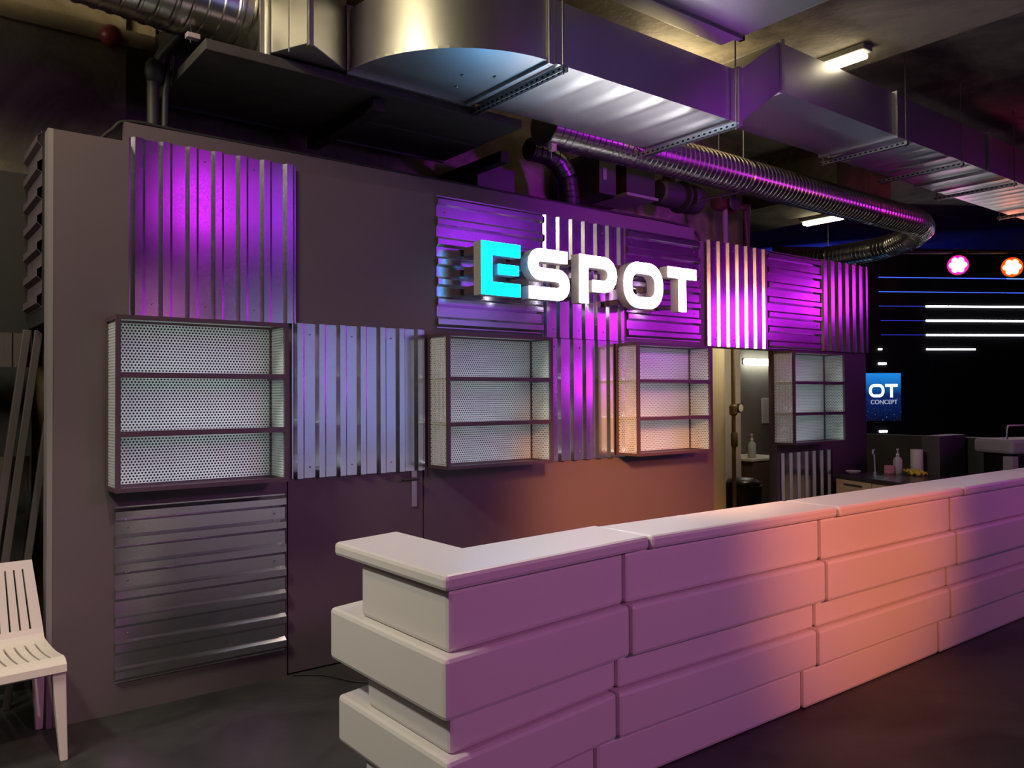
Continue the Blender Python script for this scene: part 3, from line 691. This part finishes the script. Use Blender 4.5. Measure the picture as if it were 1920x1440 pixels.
# ------------------------------------------------------------------ store room contents
t = thing('standpipe', 'brown vertical pipe with valve and round gauge inside the doorway', 'pipe', (7.30, 5.50, 0))
m_rust = plain('rusty_pipe', (.10, .065, .03), .6, var=.3)
rod('pipe', [(0, 0, 0), (0, 0, 2.6)], .022, m_rust, t)
turned('valve', [(.03, 0), (.045, .02), (.045, .10), (.03, .12)], m_rust, t, 16, Matrix.Translation((0, 0, 1.44)))
turned('lower_valve', [(.03, 0), (.038, .02), (.038, .14), (.03, .16)], m_rust, t, 16, Matrix.Translation((.01, 0, 1.10)))
g = turned('gauge', [(.05, 0), (.05, .035)], m_dk, t, 20, Matrix.Translation((.055, -.02, 1.52)) @ Matrix.Rotation(PI/2, 4, 'X'))
turned('dial', [(.040, .0355), (.040, .038)], plain('gauge_dial', (.6, .58, .5), .4), g, 20, Matrix.Translation((.055, -.02, 1.52)) @ Matrix.Rotation(PI/2, 4, 'X'))
t = thing('store_cabinet', 'dark brown cabinet with pale worktop inside the doorway', 'cabinet', (8.6, 6.25, 0))
m_dbrown = plain('dark_brown_board', (.09, .055, .04), .6)
box('body', -.28, .44, -.25, .35, 0, .86, m_dbrown, t, .004)
box('worktop', -.31, .46, -.27, .36, .86, .89, plain('pale_worktop', (.55, .52, .44), .4), t, .004)
for s in (0, .36): box('door', -.27+s, .07+s, -.262, -.25, .05, .84, m_dbrown, t, .003)
def pump_bottle(x, y, z, label, col, sc=1):
    t = thing('pump_bottle', label, 'bottle', (x, y, z)); t.scale = (sc, sc, sc)
    turned('bottle_body', [(.034, 0), (.038, .006), (.038, .115), (.030, .135), (.013, .150), (.013, .160)], plain('bottle_'+col, {'clear': (.35, .40, .40), 'white': (.50, .42, .44)}[col], .25), t)
    turned('pump_head', [(.014, .160), (.014, .175), (.005, .178), (.005, .205), (.010, .207), (.010, .218)], m_plastic, t, 14)
    rod('spout', [(0, 0, .213), (-.035, -.01, .210)], .004, m_plastic, t, 8)
    return t
pump_bottle(8.52, 6.15, .89, 'clear pump bottle on the worktop inside the doorway', 'clear', 1.35)
t = thing('wall_lamp', 'glowing white tube lamp on the dark wall inside the doorway', 'lamp', (9.28, 6.56, 2.10))
box('mount', -.30, .30, .03, .06, -.03, .04, m_grey, t, .005)
bm = bmesh.new(); tube(bm, [(-.30, 0, 0), (.30, 0, 0)], .045, 16); link('tube', bm, emit('store_tube', (1, .95, .80), 16), t, smooth=True, auto=True)
t = thing('notice_board', 'pale blank notice sheet on the dark wall inside the doorway', 'notice', (9.48, 6.60, 1.45))
box('panel', -.10, .12, 0, .015, -.17, .17, plain('notice_white', (.45, .45, .40), .6), t, .003)
t = thing('waste_bin', 'black bin with a bag standing at the foot of the brown pipe', 'bin', (7.62, 5.62, 0))
turned('bin_body', [(.13, 0), (.17, .02), (.20, .62), (.21, .66)], m_black, t, 20)
blob('bag', (0, 0, .68), (.20, .20, .07), m_blackgloss, t, 2, .06)

# ------------------------------------------------------------------ kitchenette behind the bar, right end
A0 = Vector((7.66, 4.53)); A1 = Vector((7.25, 3.55)); dv = (A0-A1).normalized(); ang = math.atan2(dv.y, dv.x)-PI/2
KX = thing('kitchen_unit', 'pale wood kitchen unit with dark worktop beyond the bar wall end', 'cabinet', (A1.x, A1.y, 0), ang)
Lk = (A0-A1).length
box('carcass', .02, .62, -.05, Lk, 0, .82, m_wood, KX, .003)
for i, (a, b) in enumerate(((.01, .53), (.54, Lk-.005))):
    dd = box('door', 0, .018, a, b, .09, .815, m_wood, KX, .003)
    box('handle', -.022, -.008, a+.12, b-.14, .765, .777, m_black, dd, .002)
box('worktop', -.02, .80, -.06, Lk+.02, .82, .86, plain('dark_worktop', (.03, .022, .020), .25), KX, .004)
def kpt(u, v, z=.86):
    c, s = math.cos(ang), math.sin(ang); return (A1.x+c*u-s*v, A1.y+s*u+c*v, z)
p = kpt(.35, .92); t = thing('sink_tap', 'thin chrome tap standing on the dark worktop', 'tap', p)
rod('spout', [(0, 0, 0), (0, 0, .20), (-.03, -.01, .24), (-.09, -.03, .24), (-.11, -.04, .20)], .010, m_zinc, t, 10)
turned('base', [(.022, 0), (.022, .02)], m_zinc, t, 14)
p = kpt(.12, .95); t = thing('small_bowl', 'small pale bowl on the dark worktop, left of the tap', 'bowl', p)
turned('bowl_body', [(.03, 0), (.06, .02), (.075, .035), (.070, .036), (.05, .02), (.02, .008)], m_plastic, t)
pk = (8.10, 4.17, .86)
pump_bottle(8.13, 4.13, .86, 'pale pump soap bottle on the dark worktop', 'white', 1.15)
t = thing('sponge_box', 'pink soap box beside the pale pump bottle', 'box', (8.04, 4.17, .86), ang)
box('box_body', -.04, .04, -.03, .03, 0, .085, plain('pink_card', (.60, .25, .30), .5), t, .006)
t = thing('paper_towel_roll', 'standing white paper towel roll on the dark worktop', 'paper towel roll', (8.30, 4.02, .86))
turned('roll', [(.055, .01), (.058, .015), (.058, .235), (.055, .24), (.02, .24), (.02, .235)], plain('paper_white', (.62, .52, .52), .8), t)
turned('foot', [(.08, 0), (.08, .008), (.01, .01)], m_zinc, t)
t = thing('yellow_cloth', 'crumpled yellow cloth in front of the paper towel roll', 'cloth', (8.08, 3.93, .873), ang)
bm = bmesh.new(); bmesh.ops.create_grid(bm, x_segments=14, y_segments=20, size=1)
for v in bm.verts: v.co = Vector((v.co.x*.06, v.co.y*.10, .018+.014*math.sin(v.co.x*7+v.co.y*3)+.012*math.sin(v.co.y*9)))
link('cloth_fold', bm, plain('yellow_cloth', (.62, .42, .05), .8), t, smooth=True, solid=.008)
# low dark partitions
struct(box('wall_low', 9.07, 9.22, 1.2, 5.6, 0, 1.20, plain('dark_partition', (.035, .034, .038), .6)))
tag(box('partition_block', 8.42, 9.0, 3.85, 4.03, 0, 1.235, plain('partition_board', (.06, .045, .05), .5), bevel=.006), 'dark upright partition with pinkish top beside the paper towel', 'partition')
t = thing('espresso_machine', 'grey and black machine partly cut by the right edge, behind the counter', 'machine', (8.86, 3.30, 0), R(-22))
m_mach = plain('machine_grey', (.28, .24, .27), .45)
box('stand', -.3, .5, -.25, .25, 0, .80, m_dk, t, .01)
box('body', -.22, .45, -.2, .2, .80, 1.08, m_blackgloss, t, .01)
box('side_leg', -.30, -.22, -.21, -.10, .80, 1.06, m_mach, t, .012)
box('top_housing', -.32, .45, -.23, .22, 1.08, 1.22, m_mach, t, .03)
rod('rail', [(-.24, -.1, 1.22), (-.24, -.1, 1.33), (-.22, -.1, 1.35), (.4, -.1, 1.35), (.4, -.1, 1.22)], .010, m_zinc, t, 10)

# ------------------------------------------------------------------ LED wall and screen at the far right
LW = thing('led_strip_wall', 'black wall with level blue and white light strips at the far right', 'light wall', (12.56, 6.66, 0), math.atan2(-.52, .854))
box('panel', -1.7, 9, .02, .12, 0, 4.0, m_blackgloss, LW)
m_bl = emit('blue_led', (.06, .14, .95), 1.0); m_bl2 = emit('dim_blue_led', (.03, .04, .55), .8); m_wl = emit('white_strip_led', (.95, .97, 1), 9); m_lb = emit('light_blue_led', (.12, .30, 1), 1.5)
zr = [3.53-.2295*i for i in range(8)]
SEG = {0: [(.02, 2.2, m_bl, .012), (2.22, 9, m_lb, .012)], 1: [(.02, 2.2, m_bl, .010), (2.22, 9, m_bl, .012)],
       2: [(.02, .80, m_bl2, .010), (.82, 1.20, m_wl, .026), (1.215, 9, m_wl, .026)], 3: [(.05, .80, m_bl2, .008), (.82, 1.20, m_wl, .026), (1.215, 9, m_wl, .026)],
       4: [(.05, .80, m_bl2, .006), (.82, 1.20, m_wl, .026), (1.215, 9, m_wl, .026)], 5: [(.0, .06, m_wl, .022), (.82, 1.20, m_wl, .022), (1.215, 1.66, m_wl, .022)],
       6: [(.0, .13, m_wl, .032)], 7: []}
for i, sg in SEG.items():
    for a, b, m, hh in sg: box('light_strip', a, b, .006, .019, zr[i]-hh/2, zr[i]+hh/2, m, LW)
box('light_strip', 0, .13, .006, .019, 1.06, 1.09, m_wl, LW)
# advertising screen
scm, nt, b = newmat('screen_picture'); N = nt.nodes; L = nt.links
tc = N.new('ShaderNodeTexCoord'); sx = N.new('ShaderNodeSeparateXYZ'); L.new(tc.outputs['Object'], sx.inputs[0])
mr = N.new('ShaderNodeMapRange'); mr.inputs[1].default_value = 0; mr.inputs[2].default_value = .75; L.new(sx.outputs[2], mr.inputs[0])
cr = N.new('ShaderNodeValToRGB'); e = cr.color_ramp.elements; e[0].position = 0; e[0].color = (.001, .002, .012, 1); e[1].position = 1; e[1].color = (.01, .20, .62, 1)
x = e.new(.55); x.color = (.002, .014, .10, 1); L.new(mr.outputs[0], cr.inputs[0])
vo = N.new('ShaderNodeTexNoise'); vo.inputs['Scale'].default_value = 45; vo.inputs['Detail'].default_value = 2; L.new(tc.outputs['Object'], vo.inputs['Vector'])
gt = N.new('ShaderNodeMapRange'); gt.inputs[1].default_value = .66; gt.inputs[2].default_value = .75; L.new(vo.outputs['Fac'], gt.inputs[0])
lo = N.new('ShaderNodeMapRange'); lo.inputs[1].default_value = .42; lo.inputs[2].default_value = .30; L.new(sx.outputs[2], lo.inputs[0])
mm = N.new('ShaderNodeMath'); mm.operation = 'MULTIPLY'; L.new(gt.outputs[0], mm.inputs[0]); L.new(lo.outputs[0], mm.inputs[1])
mi = N.new('ShaderNodeMix'); mi.data_type = 'RGBA'; mi.inputs['B'].default_value = (.10, .22, .5, 1); L.new(mm.outputs[0], mi.inputs['Factor']); L.new(cr.outputs[0], mi.inputs['A'])
L.new(mi.outputs['Result'], b.inputs['Emission Color']); b.inputs['Emission Strength'].default_value = 1; b.inputs['Base Color'].default_value = (0, 0, 0, 1)
SCn = thing('advertising_screen', 'blue screen reading OT CONCEPT at the right end of the bar wall', 'screen', (12.56, 6.66, 1.245), math.atan2(-.52, .854))
box('casing', -1.3, .335, -.06, .004, -.02, .775, m_blackgloss, SCn, .004)
box('display', -1.29, .325, -.063, -.061, 0, .755, scm, SCn)
m_txt = emit('screen_text', (.85, .92, .92), .95)
sc = .60
for ch, xx in (('E', -1.02), ('S', -.78), ('P', -.52), ('O', -.215), ('T', .06)):
    bm = glyph_mesh(ch, .002, Sw*.92, -.066, sc)
    for v in bm.verts: v.co += Vector((xx, 0, .37))
    link('screen_letter', bm, m_txt, SCn)
def text_mesh(txt, size, mat, parent, loc, name):
    c = bpy.data.curves.new('t', 'FONT'); c.body = txt; c.size = size; c.extrude = .001
    o = bpy.data.objects.new('t', c); COL.objects.link(o)
    dg = bpy.context.evaluated_depsgraph_get(); me = bpy.data.meshes.new_from_object(o.evaluated_get(dg))
    bpy.data.objects.remove(o); me.materials.clear(); me.materials.append(mat)
    q = bpy.data.objects.new(name, me); COL.objects.link(q); q.parent = parent; q.location = loc; q.rotation_euler = (PI/2, 0, 0); return q
text_mesh('CONCEPT', .098, emit('small_screen_text', (.45, .50, .60), .8), SCn, (-.19, -.066, .265), 'screen_caption')
# stage lights above it
def par(x, y, z, col, label, s):
    t = thing('stage_light', label, 'stage light', (x, y, z)); t.rotation_euler = (Vector((0, 0, 1.65))-Vector((x, y, z))).to_track_quat('Z', 'Y').to_euler()
    turned('can', [(.13, -.22), (.15, -.20), (.15, .0), (.14, .02)], m_dk, t, 24)
    turned('halo_ring', [(.139, .0205), (.12, .021)], emit('halo_ring_'+col[0], (1, .01, .22) if col[0] == 'pink' else (1, .05, .0), 1.3), t, 24)  # emissive ring added to imitate the coloured halo round the lenses
    for k in range(7):
        cx_, cy_ = (0, 0) if k == 0 else (.075*math.cos(k*PI/3), .075*math.sin(k*PI/3))
        turned('lens', [(.042, .021), (.042, .035), (.03, .042)], emit('lens_'+col[0], col[1], s), t, 14, c=(cx_, cy_, 0))
    return t
par(12.35, 5.35, 3.53, ('pink', (1, .25, .75)), 'pink stage light glowing above the blue light strips, left of the pair', 9)
par(13.0, 4.88, 3.50, ('red', (1, .30, .12)), 'orange-red stage light glowing at the right edge, right of the pair', 9)
tag(rod('truss_tube', [(11.5, 6.0, 3.72), (15.0, 3.45, 3.72)], .025, m_dk), 'dark tube carrying the two stage lights', 'tube')
